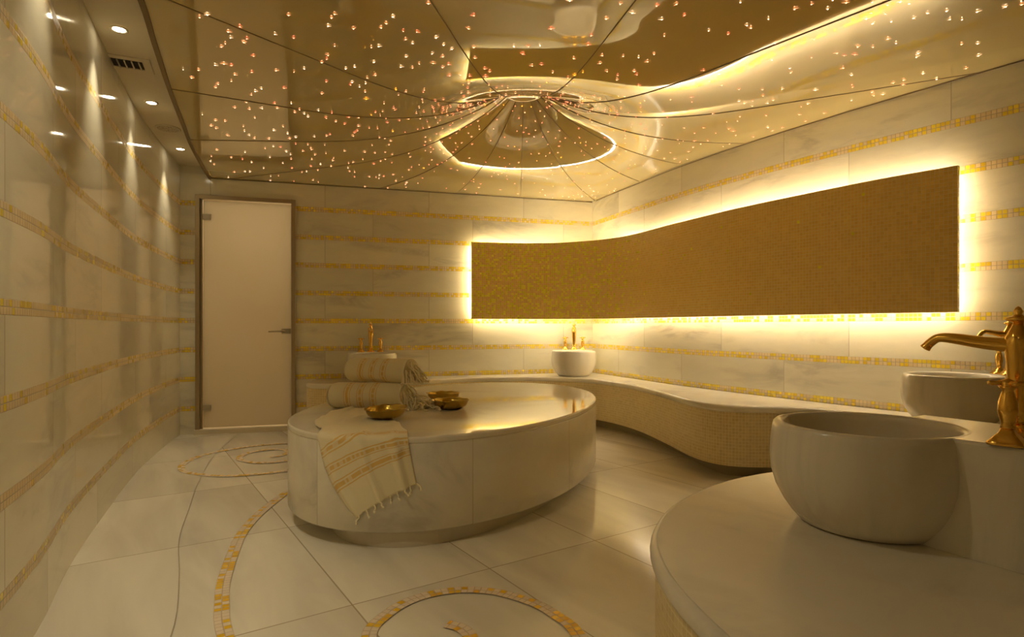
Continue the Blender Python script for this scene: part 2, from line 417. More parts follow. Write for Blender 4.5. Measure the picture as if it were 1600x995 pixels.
# tent shaped star ceiling: flat outside, drawn up to a hub
HX, HY, HR, RISE, RR = .089, 4.55, .137, .435, 1.95
def ceil_h(r, a=None, L=None):
    g = 0 if r >= RR else (1-(max(r, HR)-HR)/(RR-HR))**3
    if L is None: L = ray_len(a) if a is not None else 1.9
    return ZC+RISE*g+.018*max(0.0, min(L, 3.4)-r)*min(1.0, max(0.0, r-.3)/1.6)
bound = [SE[k] for k in range(len(SE))]+[B0+BD*.235, B1]+WR[1:]
def ray_len(a):
    d = Vector((math.cos(a), math.sin(a))); best = 1e9; o = Vector((HX, HY)); m_ = len(bound)
    for i in range(m_):
        p, q = bound[i], bound[(i+1) % m_]; e = q-p; den = d.x*e.y-d.y*e.x
        if abs(den) < 1e-9: continue
        w_ = p-o; t = (w_.x*e.y-w_.y*e.x)/den; u = (w_.x*d.y-w_.y*d.x)/den
        if t > 0 and -1e-6 <= u <= 1+1e-6: best = min(best, t)
    return best
angs = [2*PI*k/360 for k in range(360)]+[math.atan2(p.y-HY, p.x-HX) % (2*PI) for p in bound]
angs = sorted(set(round(a, 6) for a in angs))
rows = []; NR = 40
for k in range(NR+9):
    row = []
    for a in angs:
        L = ray_len(a)
        rin = min(L, RR)
        if k <= NR: r = HR+(rin-HR)*(k/NR)**1.15
        else: r = rin+(L-rin)*(k-NR)/8
        row.append(Vector((HX+r*math.cos(a), HY+r*math.sin(a), ceil_h(r, None, L))))
    rows.append(row)
m = M(); m.grid(rows, cu=True, uvs=lambda a, b: (a*.1, b*.1), flip=False)
ceiling = tag(m.build('ceiling', M_CEIL), kind='structure')
# edge trim hanging round the star ceiling
m = M(); e0 = [p for p in SE]
N = normals2(e0)
m.grid([[V3(p, ZC-.012) for p in e0], [V3(p, ZS) for p in e0]], smooth=True)
m.grid([[V3(p-q*.0, ZC-.012) for p, q in zip(e0, N)], [V3(p+q*.022, ZC-.012) for p, q in zip(e0, N)], [V3(p+q*.022, ZC+.004) for p, q in zip(e0, N)]], smooth=False)
tag(m.build('trim_1', M_TRIM), kind='structure')
m = M()
m.tube([V3(bp(s, .006), ZC-.004) for s in (.24, SL-.005)], .003, 6)
m.tube([V3(p-q*-.006, ZC-.004) for p, q in zip(WR[1:], normals2(WR)[1:])], .003, 6)
tag(m.build('trim_2', M_TRIM), kind='structure')
# seams between the cloth panels, hub
for k in range(15):
    a = PI/2-2*PI*k/15; L = ray_len(a); P = []
    for i in range(60):
        r = HR+.004+(L-HR-.02)*(i/59)**1.3
        P.append(Vector((HX+r*math.cos(a), HY+r*math.sin(a), ceil_h(r, None, L)-.001)))
    m = M(); m.tube(P, .0032, 6, cap=False); m.build('ceiling_seam', M_SEAM, ceiling)
m = M(); zh = ceil_h(HR)
m.lathe([(0.001, zh-.002), (HR*.92, zh-.003), (HR, zh-.008), (HR+.006, zh-.006), (HR+.006, zh+.01)], (HX, HY, 0), 48, caps=False)
m.build('hub_disc', M_CEIL, ceiling)
# fibre optic points: glass beads, their glow modelled as thin emissive spikes
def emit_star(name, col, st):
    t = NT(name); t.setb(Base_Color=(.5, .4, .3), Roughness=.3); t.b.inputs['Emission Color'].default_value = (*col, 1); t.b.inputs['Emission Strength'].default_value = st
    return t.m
SC_ = [('warm white', (1, .72, .45)), ('peach', (1, .45, .22)), ('rose', (1, .25, .13)), ('amber', (1, .42, .03))]
ST = [emit_star('star bead '+n_, c_, 6.0) for n_, c_ in SC_]
SR = [emit_star('star glow rays '+n_, (c_[0], c_[1]*.8, c_[2]*.7), 1.9) for n_, c_ in SC_]  # glow around each bead, given as emitting spikes
def inside(p):
    c = False; m_ = len(bound)
    for i in range(m_):
        a, b = bound[i], bound[(i+1) % m_]
        if (a.y > p.y) != (b.y > p.y) and p.x < (b.x-a.x)*(p.y-a.y)/(b.y-a.y)+a.x: c = not c
    return c
stars = []
rnd = random.Random(11)
while len(stars) < 760:
    if len(stars) < 250:                                  # the tent itself is set more densely
        a = rnd.uniform(0, 2*PI); r = HR+abs(rnd.gauss(0, .75)); x, y = HX+r*math.cos(a), HY+r*math.sin(a)
    else: x, y = rnd.uniform(-2.8, 3.4), rnd.uniform(1.3, 6.4)
    p = Vector((x, y))
    if not inside(p): continue
    r = math.hypot(x-HX, y-HY)
    if r < HR+.03 or ray_len(math.atan2(y-HY, x-HX))-r < .06: continue
    h = ceil_h(r, math.atan2(y-HY, x-HX))-CAMZ
    u, v_ = 800+920*x/y, 510-920*h/y
    if not (-20 < u < 1620 and -20 < v_): continue
    if any((p-q[0]).length < .035 for q in stars[-900:]): continue
    stars.append((p, r, h/y))
def star_mesh(m, p, r, rs):
    a0 = math.atan2(p.y-HY, p.x-HX); L = ray_len(a0); dr = (ceil_h(r+.01, None, L)-ceil_h(r-.01, None, L))/.02
    n = Vector((dr*math.cos(a0), dr*math.sin(a0), -1)).normalized()
    c = Vector((p.x, p.y, ceil_h(r, None, L)))+n*.0035
    X = n.cross(Vector((0, 1, 0))).normalized(); Y = n.cross(X)
    k = (.95 if r > 1.2 else .75)
    rc = rs.uniform(.0024, .0036)*k; th0 = rs.uniform(0, PI); pts = []
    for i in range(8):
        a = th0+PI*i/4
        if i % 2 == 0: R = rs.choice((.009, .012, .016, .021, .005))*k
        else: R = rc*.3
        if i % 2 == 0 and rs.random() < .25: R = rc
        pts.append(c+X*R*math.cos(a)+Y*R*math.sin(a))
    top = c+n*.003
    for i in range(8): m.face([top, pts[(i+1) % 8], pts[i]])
    # the glass bead in the middle
    for i in range(6):
        a, b = 2*PI*i/6, 2*PI*(i+1)/6
        m.face([top+n*.001, top+X*rc*math.cos(b)+Y*rc*math.sin(b), top+X*rc*math.cos(a)+Y*rc*math.sin(a)])
def star_mat(p, r):
    q = rnd.random()
    if r < 1.5: return 3 if q < .08 else (2 if q < .55 else 1)
    if r < 2.4: return 2 if q < .25 else (1 if q < .7 else 0)
    return 1 if q < .2 else 0
stars.sort(key=lambda s: s[0].y)
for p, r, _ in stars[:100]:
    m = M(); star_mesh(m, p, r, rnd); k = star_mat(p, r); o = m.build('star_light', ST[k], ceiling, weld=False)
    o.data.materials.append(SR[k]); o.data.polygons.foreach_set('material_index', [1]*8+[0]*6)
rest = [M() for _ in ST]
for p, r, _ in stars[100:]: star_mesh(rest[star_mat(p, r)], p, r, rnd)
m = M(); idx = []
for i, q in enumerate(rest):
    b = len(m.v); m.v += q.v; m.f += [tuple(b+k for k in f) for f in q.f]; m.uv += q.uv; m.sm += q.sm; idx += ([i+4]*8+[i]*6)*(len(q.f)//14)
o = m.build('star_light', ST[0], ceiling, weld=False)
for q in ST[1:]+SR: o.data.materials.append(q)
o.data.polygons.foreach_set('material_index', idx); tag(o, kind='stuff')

# ------------------------------------------------------------------ door
dr = tag(empty('door_1', V3(bp(0), 0), math.atan2(BD.y, BD.x)), kind='structure')
def dbox(name, x0, x1, y0, y1, z0, z1, mat, parent=dr, bev=.002):
    m = M(); m.box(((x0+x1)/2, (y0+y1)/2, (z0+z1)/2), (x1-x0, y1-y0, z1-z0)); return m.build(name, mat, parent, bevel=bev)
m = M()
m.box((DX0+.018, 0, DZ/2), (.036, .07, DZ)); m.box((DX1-.018, 0, DZ/2), (.036, .07, DZ)); m.box(((DX0+DX1)/2, 0, DZ-.018), (DX1-DX0-.072, .07, .036))
m.box((DX0+.045, .015, DZ/2-.01), (.02, .03, DZ-.05))
m.build('door_frame', M_ALU, dr, bevel=.003)
dbox('threshold', DX0-.01, DX1+.01, -.05, .05, 0, .045, M_PLASTER)
t = NT('frosted glass')
tr = t.n('ShaderNodeBsdfTranslucent'); tr.inputs[0].default_value = (.86, .80, .68, 1)
gl = t.n('ShaderNodeBsdfGlossy'); gl.inputs[0].default_value = (1, 1, 1, 1); gl.inputs['Roughness'].default_value = .25
df = t.n('ShaderNodeBsdfDiffuse'); df.inputs[0].default_value = (.62, .56, .44, 1)
m1 = t.n('ShaderNodeMixShader', i_0=.45); t.l(tr.outputs[0], m1.inputs[1]); t.l(df.outputs[0], m1.inputs[2])
m2 = t.n('ShaderNodeMixShader', i_0=.05); t.l(m1.outputs[0], m2.inputs[1]); t.l(gl.outputs[0], m2.inputs[2])
t.l(m2.outputs[0], t.out.inputs[0])
M_GLASS = t.m
dbox('glass_leaf', DX0+.06, DX1-.038, .0, .01, .055, DZ-.045, M_GLASS)
for z in (.24, 1.98): dbox('hinge', DX0+.058, DX0+.125, -.016, .022, z-.025, z+.025, M_SOCKET)
hd = dbox('handle', DX1-.125, DX1-.045, -.03, .0, 1.0-.03-.06, 1.0+.02-.06, M_SOCKET, bev=.006)
m = M(); m.tube([(DX1-.10, -.03, .935), (DX1-.10, -.06, .935), (DX1-.12, -.066, .935), (DX1-.235, -.066, .932)], [.009, .009, .009, .007], 10); m.build('lever', M_SOCKET, hd)
# lit corridor behind the door
m = M(); X0, X1, Y0, Y1 = DX0-.5, DX1+.5, .125, 1.6
def q3(*p): m.face([Vector(a) for a in p])
q3((X0, Y0, 0), (X1, Y0, 0), (X1, Y1, 0), (X0, Y1, 0)); q3((X0, Y0, 2.5), (X0, Y1, 2.5), (X1, Y1, 2.5), (X1, Y0, 2.5))
q3((X0, Y1, 0), (X1, Y1, 0), (X1, Y1, 2.5), (X0, Y1, 2.5)); q3((X0, Y0, 0), (X0, Y1, 0), (X0, Y1, 2.5), (X0, Y0, 2.5)); q3((X1, Y0, 0), (X1, Y0, 2.5), (X1, Y1, 2.5), (X1, Y1, 0))
o = m.build('wall_corridor', M_PLASTER); o.location = dr.location; o.rotation_euler = dr.rotation_euler; tag(o, kind='structure')
al = bpy.data.lights.new('corridor_lamp', 'AREA'); al.energy = CORR_POW; al.size = .5; al.color = (1, .80, .52)
ao = bpy.data.objects.new('corridor_lamp', al); C.objects.link(ao); ao.parent = dr; ao.location = ((DX0+DX1)/2+.1, .9, 2.45)
tag(ao, kind='structure')

# ------------------------------------------------------------------ backlit mosaic panel
PC = resample(cr(V2([(-.407, 5.95), (-.2, 6.0), (0.0, 6.03), (.2, 6.04), (.42, 6.02), (.645, 5.93), (.907, 5.76), (1.06, 5.58), (1.18, 5.33), (1.31, 4.98), (1.566, 4.38), (1.72, 4.08), (1.865, 3.83), (2.114, 3.43), (2.36, 3.118)]), 10), .05)
PN = normals2(PC)   # right of travel = towards the room
PZ0, PZ1, PT = CAMZ+.076, CAMZ+.854, .03
pan = empty('mosaic_panel', (PC[0].x, PC[0].y, 0), 0, 'long curved gold-flecked mosaic panel mounted off the wall with white light glowing behind', 'wall panel')
po = Vector((PC[0].x, PC[0].y, 0))
def loc(P, z, off): return [V3(p+n*off, z)-po for p, n in zip(P, PN)]
s_ = arclen(PC); m = M()
prof = [(-PT, PZ0), (-.002, PZ0), (0, PZ0+.002), (0, PZ1-.002), (-.002, PZ1), (-PT, PZ1), (-PT, PZ0)]
vv = [-.03, -.002, 0, PZ1-PZ0, PZ1-PZ0, PZ1-PZ0+.03, PZ1-PZ0+.8]
m.grid([loc(PC, z, d) for d, z in prof], uvs=lambda a, b: (s_[b], vv[a]), smooth=False)
for i, fl in ((0, 0), (-1, 1)):
    q = [V3(PC[i]+PN[i]*d, z)-po for d, z in ((0, PZ0), (0, PZ1), (-PT, PZ1), (-PT, PZ0))]
    m.face(q if fl else q[::-1], [(0, 0), (0, .78), (.03, .78), (.03, 0)])
m.build('tile_face', M_PANEL, pan)
m = M()
D = PT+.05
ins = [p for p in PC]
pa = [V3(p-n*D, 0) for p, n in zip(PC, PN)]
def ledbar(pts, r=.008): m.tube(pts, r, 6)
k0, k1 = 1, len(PC)-2
ledbar([Vector((p.x, p.y, PZ1-.035))-po for p in pa[k0:k1+1]]); ledbar([Vector((p.x, p.y, PZ0+.035))-po for p in pa[k0:k1+1]])
for k in (k0, k1): ledbar([Vector((pa[k].x, pa[k].y, z))-po for z in (PZ0+.04, (PZ0+PZ1)/2, PZ1-.04)], .008 if k == k0 else .004)
tag(m.build('led_strip', M_LED, pan), 'warm white strip light hidden behind the panel edge')

# ------------------------------------------------------------------ benches
def slab_profile(c, top, bot, r=.018, n=5):
    P = [(-r, top)]
    for k in range(1, n+1): a = PI/2*k/n; P.append((-r+r*math.sin(a), top-r+r*math.cos(a)))
    for k in range(0, n+1): a = PI/2*k/n; P.append((-r+r*math.cos(a), bot+r-r*math.sin(a)))
    return P
def sweep(m, edge, prof, closed=False, u0=0.0):
    N = normals2(edge, closed); s = arclen(list(edge)+([edge[0]] if closed else [])); L = arclen([Vector((a, b, 0)) for a, b in prof])
    rows = [[V3(p+q*d, z) for p, q in zip(edge, N)] for d, z in prof]
    m.grid(rows, uvs=lambda a, b: (u0+s[b], -L[min(a, len(L)-1)]), cu=closed, smooth=True)
    return rows
BZ = .48
edge = resample(cr(V2([(-1.86, 5.6), (-1.86, 5.35), (-1.82, 5.20), (-1.70, 5.13), (-1.5, 5.15), (-1.25, 5.28), (-.83, 5.50), (-.43, 5.74), (.077, 5.83), (.50, 5.80), (.80, 5.58), (.98, 5.25), (1.08, 4.90), (1.155, 4.42), (1.205, 4.02),
                       (1.30, 3.79), (1.46, 3.70), (1.66, 3.68), (1.86, 3.60), (1.97, 3.40), (1.97, 3.1), (1.86, 2.75), (1.66, 2.45), (1.36, 2.22), (1.10, 2.10), (.87, 2.03), (.64, 1.88), (.45, 1.665), (.34, 1.44), (.305, 1.25), (.315, 1.05), (.38, .8), (.55, .45), (.75, .0), (.85, -.5), (.88, -1.26)]), 8), .05)
# travelling this way the room lies on the right-hand side; stop the outline on the walls
wallside = [Vector((p.x-.004, p.y)) for p in WR[::-1]]
back = [Vector((3.49, -1.26))]+[p+Vector((-.012, -.004)) for p in WR[::-1] if p.y > -1.2 and p.y < 6.40]+[B1+Vector((-.012, -.02)), bp(1.19, .006)]
bench = empty('stone_bench', (-1.5, 5.4, 0), 0, 'long winding marble-topped bench with beige mosaic front carrying the round basins', 'bench')
bo = Vector((-1.5, 5.4, 0))
def shift(m, o): m.v = [(a-o.x, b-o.y, c-o.z) for a, b, c in m.v]; return m
edge[0] = bp(1.19, .006); edge = resample(edge, .05)
m = M(); rows = sweep(m, edge, slab_profile(0, BZ, BZ-.045))
m.poly([*rows[0], *[V3(p, BZ) for p in back]], BZ)
shift(m, bo).build('seat_slab', M_BENCH, bench)
m = M(); sweep(m, edge, [(-.012, BZ-.04), (-.012, .10), (-.02, .092), (-.15, .092)])
shift(m, bo).build('mosaic_front', M_BENCHMOS, bench)
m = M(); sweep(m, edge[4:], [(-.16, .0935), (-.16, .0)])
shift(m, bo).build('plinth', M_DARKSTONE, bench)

# ------------------------------------------------------------------ round slab in the middle
TC = Vector((-.318, 3.862)); TA, TB = 1.325, .832; TD = Vector((.333, .943)); TE = Vector((.943, -.333)); TZ = CAMZ-.487
def ell(off=0.0, n=160, pw=2.08):
    out = []
    for k in range(n):
        a = 2*PI*k/n; c, s = math.cos(a), math.sin(a)
        x = math.copysign(abs(c)**(2/pw), c)*(TB+off); y = math.copysign(abs(s)**(2/pw), s)*(TA+off)
        out.append(Vector((x, y)))
    return out
tab = empty('oval_platform', (TC.x, TC.y, 0), math.atan2(TE.y, TE.x), 'large oval marble-clad platform with floating drum in the middle of the floor', 'platform')
E0 = ell()[::-1]; E0 = resample(E0, .05, True)
if (normals2(E0, True)[0].dot(E0[0])) < 0: E0 = E0[::-1]
m = M(); r_ = sweep(m, E0, slab_profile(0, TZ, TZ-.03, .010), True); m.poly(r_[0], TZ)
m.build('top_slab', M_TOP, tab)
m = M(); r_ = sweep(m, E0, [(-.006, TZ-.028), (-.002, TZ-.034), (-.002, .08), (-.010, .072), (-.45, .072)], True, u0=.2); m.build('drum', M_DRUM, tab)
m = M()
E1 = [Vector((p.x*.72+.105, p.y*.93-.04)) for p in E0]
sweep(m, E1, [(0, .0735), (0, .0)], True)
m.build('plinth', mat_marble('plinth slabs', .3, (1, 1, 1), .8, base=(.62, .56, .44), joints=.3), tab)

# ------------------------------------------------------------------ basins
def basin_mesh():
    R = .23
    prof = [(.001, .0), (.150, .0), (.160, .004), (.176, .022), (.196, .050), (.214, .085), (.225, .125), (.2285, .165), (.226, .205), (.2215, .238), (.219, .247), (.214, .252), (.206, .254), (.199, .252), (.194, .246),
            (.193, .232), (.194, .200), (.186, .150), (.165, .110), (.12, .080), (.06, .068), (.001, .066)]
    m = M(); m.lathe(prof, (0, 0, 0), 72, caps=False); return m
def faucet(name_root_loc, rz, label, spout_len=.165):
    f = empty('faucet', name_root_loc, rz, label, 'faucet', 'gold basin faucets')
    # local: spout points to -y, handles on x
    m = M()
    m.lathe([(.036, 0), (.036, .006), (.030, .012), (.020, .024), (.0155, .036)], n=32, sq=5)
    m.lathe([(.0165, .034), (.0195, .04), (.0165, .047), (.0145, .055), (.018, .10), (.0215, .16), (.0235, .188), (.026, .205), (.0245, .222), (.017, .236), (.011, .248), (.0085, .256)], n=28)
    m.build('column', M_GOLD, f)
    m = M(); m.lathe([(.0085, .254), (.020, .258), (.023, .261), (.023, .265), (.012, .268), (.006, .273), (.009, .279), (.005, .287), (.001, .290)], n=24, caps=False); m.build('lift_knob', M_GOLD, f)
    m = M(); L = spout_len
    P = cr([Vector((0, 0, .205)), Vector((0, -L*.35, .209)), Vector((0, -L*.7, .218)), Vector((0, -L*.88, .219)), Vector((0, -L*.98, .208)), Vector((0, -L*1.05, .194))], 6)
    k = len(P); rr = [.021-.0085*min(1, i/(k*.6)) for i in range(k)]; rr[-3:] = [.013, .0138, .0145]
    m.tube(P, rr, 16, flat=.8); m.build('spout', M_GOLD, f)
    for sx in (-1, 1):
        m = M(); c = (sx*.092, 0, 0)
        m.lathe([(.033, 0), (.033, .005), (.027, .011), (.014, .026), (.011, .034)], c, 32, sq=5)
        m.lathe([(.0115, .032), (.0135, .037), (.0115, .042), (.0135, .052), (.0175, .070), (.0165, .088), (.012, .104), (.0095, .113), (.014, .117), (.0165, .122)], c, 24)
        v = m.build('valve', M_GOLD, f)
        m = M(); a0 = .6
        for j in range(2):
            a = a0+PI/2*j; d = Vector((math.cos(a), math.sin(a), 0)); cc = Vector((sx*.092, 0, .128))
            m.tube([cc-d*.036, cc-d*.03, cc-d*.012, cc, cc+d*.012, cc+d*.03, cc+d*.036], [.003, .0055, .0042, .0065, .0042, .0055, .003], 10)
        m.lathe([(.012, .120), (.013, .128), (.010, .134), (.004, .137), (.001, .138)], c, 20, caps=False)
        m.build('cross_handle', M_GOLD, v)
    return f
bm0 = basin_mesh().build('bowl', M_BASIN)
first = [True]
def basin(x, y, dirn, label, deck_len, flabel, deck_off=0.0, deck_w=.30, fpos=None, frz=None, sl=.165):
    """dirn: unit vector from the bowl towards the wall its deck runs to"""
    b = empty('stone_basin', (x, y, BZ+.0005), 0, label, 'basin', 'round marble basins')
    if first[0]: bm0.parent = b; first[0] = False
    else: c = bm0.copy(); C.objects.link(c); c.parent = b
    d = Vector(dirn).normalized(); rz = math.atan2(d.y, d.x); n = Vector((-d.y, d.x))
    # deck: block joined to the bowl, its inner end scooped round the bowl's opening
    m = M(); w0, w1 = deck_off-deck_w/2, deck_off+deck_w/2; K = 14; far = deck_len
    def place(p, z): return Vector((d.x*p.x+n.x*p.y, d.y*p.x+n.y*p.y, z))
    lev = [(0, .11, 0), (.015, .158, 0), (.05, .184, 0), (.085, .202, 0), (.125, .213, 0), (.165, .2165, 0), (.205, .214, 0), (.238, .209, 0), (.246, .207, 0), (.251, .205, .002), (.253, .203, .006)]
    rows = []
    for z, rr, ins_ in lev:
        a0, a1 = w0+ins_, w1-ins_; end = []
        for k in range(K+1):
            q = a0+(a1-a0)*k/K; end.append(Vector((math.sqrt(max(rr*rr-q*q, 0)) if abs(q) < rr else 0.0, q)))
        rows.append([place(p, z) for p in end+[Vector((far-ins_, a1)), Vector((far-ins_, a0))]])
    m.grid(rows, cu=True, uvs=lambda a, b: (b*.02, lev[a][0]), smooth=False)
    m.poly(rows[-1]); m.poly(rows[0], None, flip=True)
    dk = m.build('deck', M_BASIN, b, weld='recalc')
    fp = fpos or (x+d.x*.245, y+d.y*.245); fr = frz if frz is not None else rz-PI/2
    faucet((fp[0], fp[1], BZ+.254), fr, flabel, sl)
    return b
wd = Vector((.88, .47))
basin(.63, 6.02, (.12, 1), 'small round marble basin in the far corner below the mosaic panel', .30, 'gold faucet on the basin in the far corner under the panel', deck_w=.24)
basin(-1.30, 5.47, (-BN.x, -BN.y), 'round marble basin behind the rolled towels by the back wall', .31, 'gold faucet behind the rolled towels against the back wall', deck_w=.22)
basin(2.27, 3.03, (.97, -.25), 'round marble basin behind the nearest basin by the right wall', .275, 'gold faucet partly hidden behind the larger one at the right edge', deck_w=.24, sl=.125)
nd = Vector((.50, -.865)); nn = Vector((.865, .5))
basin(.905, 1.50, nd, 'largest nearest round marble basin joined to a long marble block', 1.1, 'large gold faucet nearest the right edge beside the nearest basin',
      deck_off=.12, deck_w=.335, fpos=(1.105, 1.285), frz=math.radians(219))

# ------------------------------------------------------------------ brass bowls
def bowl_mesh(seed):
    rs = random.Random(seed); prof = [(.001, 0), (.055, 0), (.075, .006), (.094, .020), (.102, .036), (.104, .048), (.111, .051), (.111, .053), (.103, .052), (.099, .040), (.090, .022), (.070, .009), (.001, .005)]
    m = M(); n = 48; rows = []
    for r, z in prof:
        rows.append([Vector((r*math.cos(2*PI*k/n)*(1+.012*math.sin(10*2*PI*k/n)*(r > .1)), r*math.sin(2*PI*k/n)*(1+.012*math.sin(10*2*PI*k/n)*(r > .1)), z+(.0016*math.sin(10*2*PI*k/n) if r > .1 else 0))) for k in range(n)])
    m.grid(rows, cu=True); return m
b0 = bowl_mesh(1).build('brass_bowl', M_BRASS)
bl = ['shallow brass bowl on the corner of the draped towel', 'shallow brass bowl in front of its twin right of the rolled towels', 'shallow brass bowl half hidden behind the other, against the towel fringe']
for (x, y, z, rx, ry), l_ in zip([(-.655, 3.07, TZ+.0125, .02, -.05), (-.365, 3.50, TZ+.0005, 0, 0), (-.45, 3.86, TZ+.0005, 0, 0)], bl):
    o = b0 if l_ is bl[0] else b0.copy()
    if o is not b0: C.objects.link(o)
    o.location = (x, y, z); o.rotation_euler = (rx, ry, .4); tag(o, l_, 'bowl', 'brass bowls')

# ------------------------------------------------------------------ towels
def mat_towel(name, stripes, axis_u=True):
    t = NT(name); s = t.sep(t.coord('UV')); v = s[1] if axis_u else s[0]; u = s[0] if axis_u else s[1]
    wob = t.math('MULTIPLY', t.math('SUBTRACT', t.noise(t.coord('UV'), 14, 2), .5), .006)
    vv_ = t.math('ADD', v, wob); mask = 0.0
    for c, w_, broken in stripes:
        d = t.math('ABSOLUTE', t.math('SUBTRACT', vv_, c)); k = t.math('LESS_THAN', d, w_)
        if broken:
            br = t.white(t.comb(t.math('FLOOR', t.math('MULTIPLY', u, 90.0)), c*100))[0]
            k = t.math('MULTIPLY', k, t.math('MULTIPLY_ADD', t.math('GREATER_THAN', br, .35), .6, .4))
        k = t.math('MULTIPLY', k, .8); mask = k if mask == 0.0 else t.math('MAXIMUM', mask, k)
    weave = t.noise(t.coord('UV'), 500, 2)
    base = t.mix(weave, (.88, .79, .55), (.76, .67, .43))
    t.setb(Base_Color=t.mix(mask, base, (.72, .44, .07)), Roughness=.9)
    t.b.inputs['Sheen Weight'].default_value = .2
    t.bump(t.math('ADD', weave, t.math('MULTIPLY', t.noise(t.coord('UV'), 40, 3), 1.5)), .5, .002)
    return t.m
RST = [(c+d, w_, b_) for c in (.125, .205, .285) for d, w_, b_ in ((-.018, .0022, 0), (0, .008, 1), (.018, .0022, 0))]
M_ROLL = mat_towel('striped cotton roll', RST, axis_u=False)
DST = [(.0-.0+.30, .003, 0), (.318, .008, 1), (.336, .003, 0), (.385, .003, 0), (.405, .010, 1), (.425, .003, 0), (.475, .003, 0), (.498, .011, 1), (.52, .003, 0)]
DST = [(.41+(c-.30)*.80, w_*.8, b_) for c, w_, b_ in DST]
M_DRAPE = mat_towel('striped cotton drape', DST)
M_FRINGE = mat_plain('cotton fringe', (.95, .86, .62), .9, noise_amt=.05, scale=90)
def rolled(locn, rz, L, ra, rb, label, seed, tilt=0.0, fr=1.0):
    rs = random.Random(seed); o = empty('rolled_towel', locn, rz, label, 'towel', 'rolled striped towels'); n = 56; m = M()
    rows = []; K = 26
    for i in range(K+1):
        x = L*i/K; e = min(1, (i+.4)/2.2)
        if i >= K-1: e = .96
        row = []
        for k in range(n):
            a = 2*PI*k/n; w_ = 1+.035*noise.noise(Vector((x*9, math.cos(a)*1.2+seed, math.sin(a)*1.2)))
            y = ra*math.cos(a)*w_*(.84+.16*e); z = rb*math.sin(a)*w_*(.84+.16*e)
            z = max(z, -rb*.93)
            row.append(Vector((x+.006*noise.noise(Vector((a, seed, 0))), y, z+rb*.93)))
        rows.append(row)
    Lr = 2*PI*ra
    m.grid(rows, cu=True, uvs=lambda a, b: (L*a/K, b/n*Lr), flip=True)
    # spiral ends
    for x, sg in ((0.0, -1), (L, 1)):
        cap = []
        for j in range(9):
            f = 1-j/8
            edge_ = rows[0 if sg < 0 else -1]; cen = Vector((x, 0, rb*.93))
            cap.append([cen.lerp(p, f)+Vector((sg*(.010*math.sin(j*PI/2)**2*(1 if j % 2 else -.3)), 0, 0)) for p in edge_])
        m.grid(cap, cu=True, uvs=lambda a, b: (0.0 if sg < 0 else .0, b/n*Lr), flip=(sg < 0))
    body = m.build('cloth_roll', M_ROLL, o)
    # knotted fringe spilling from the right-hand end
    m = M()
    for k in range(int(46*fr)):
        t_ = rs.random(); q = rs.uniform(0, 2*PI); r0 = rs.uniform(.25, 1.0)
        p0 = Vector((L-.005, ra*r0*math.cos(q), rb*.93+rb*r0*.95*math.sin(q)))
        ln = rs.uniform(.05, .10)
        d = Vector((rs.uniform(.2, 1), rs.uniform(-.9, .5), rs.uniform(-1.2, .2))).normalized()
        P = [p0]
        for j in range(1, 7):
            q_ = P[-1]+d*ln/6+Vector((rs.gauss(0, .0035), rs.gauss(0, .0035), -.0035*j))
            q_.z = max(q_.z, -locn[2]+TZ+.006 if False else .006)
            P.append(q_)
        m.tube(cr(P, 3), .0043, 6)
        for j in (3, 6):
            c = P[j]; m.lathe([(.001, -.005), (.0048, -.003), (.0055, 0), (.0048, .003), (.001, .005)], tuple(c), 8, caps=False)
    tag(m.build('fringe', M_FRINGE, o), 'twisted cotton tassels', kind='stuff')
    return o
rolled((-1.08, 3.56, TZ+.0005), math.radians(-9), .455, .092, .078, 'lower rolled towel with amber stripes lying on the marble platform', 3)
rolled((-1.0, 3.67, TZ+.0005+.149), math.radians(-22), .43, .084, .075, 'upper rolled towel with amber stripes resting on the other roll', 8)
# the fringe heap beside the rolls hangs from the upper towel
m = M(); rs = random.Random(5)
for k in range(70):
    a = rs.uniform(0, 2*PI); r = abs(rs.gauss(0, .045)); p = Vector((.45+.07+r*math.cos(a)*1.3, .01+r*math.sin(a), .006+max(0, .085-1.3*r)*rs.random()))
    d = Vector((rs.uniform(-.3, 1), rs.uniform(-1, 1), rs.uniform(-.2, .6))).normalized(); P = [p]
    for j in range(5):
        q = P[-1]+d*.013+Vector((rs.gauss(0, .004), rs.gauss(0, .004), -.004*j)); q.z = max(.005, q.z); P.append(q)
    m.tube(cr(P, 3), .0043, 6)
lower = [o for o in C.objects if o.name.startswith('rolled_towel')][0]
tag(m.build('fringe', M_FRINGE, lower), 'heap of twisted cotton tassels', kind='stuff')

# draped towel: rows run along its length, from the folded end on the platform, over the rim and down the drum
RIM = ell(.0, 400); Rt = Matrix.Rotation(tab.rotation_euler.z, 2)
RIMW = [Rt @ p+TC for p in RIM]
def rim_dist(p):                                  # signed distance to the rim (positive outside), outward normal
    q = (Rt.transposed() @ (p-TC)); f = (abs(q.x/TB)**2.08+abs(q.y/TA)**2.08)**(1/2.08)
    k = min(range(0, 400), key=lambda i: (RIMW[i]-p).length_squared)
    d = (RIMW[k]-p).length; nn_ = (RIMW[(k+1) % 400]-RIMW[k-1]); nv = Vector((nn_.y, -nn_.x)).normalized()
    if nv.dot(RIMW[k]-TC) < 0: nv = -nv
    return (d if f > 1 else -d), nv, RIMW[k]
NU, NV = 40, 64
rim0 = min(range(400), key=lambda i: (RIMW[i]-Vector((-.875, 2.62))).length)
RIMDIR = 1 if RIMW[(rim0+5) % 400].x > RIMW[rim0].x else -1
RA = arclen([RIMW[(rim0+RIMDIR*i) % 400] for i in range(60)])
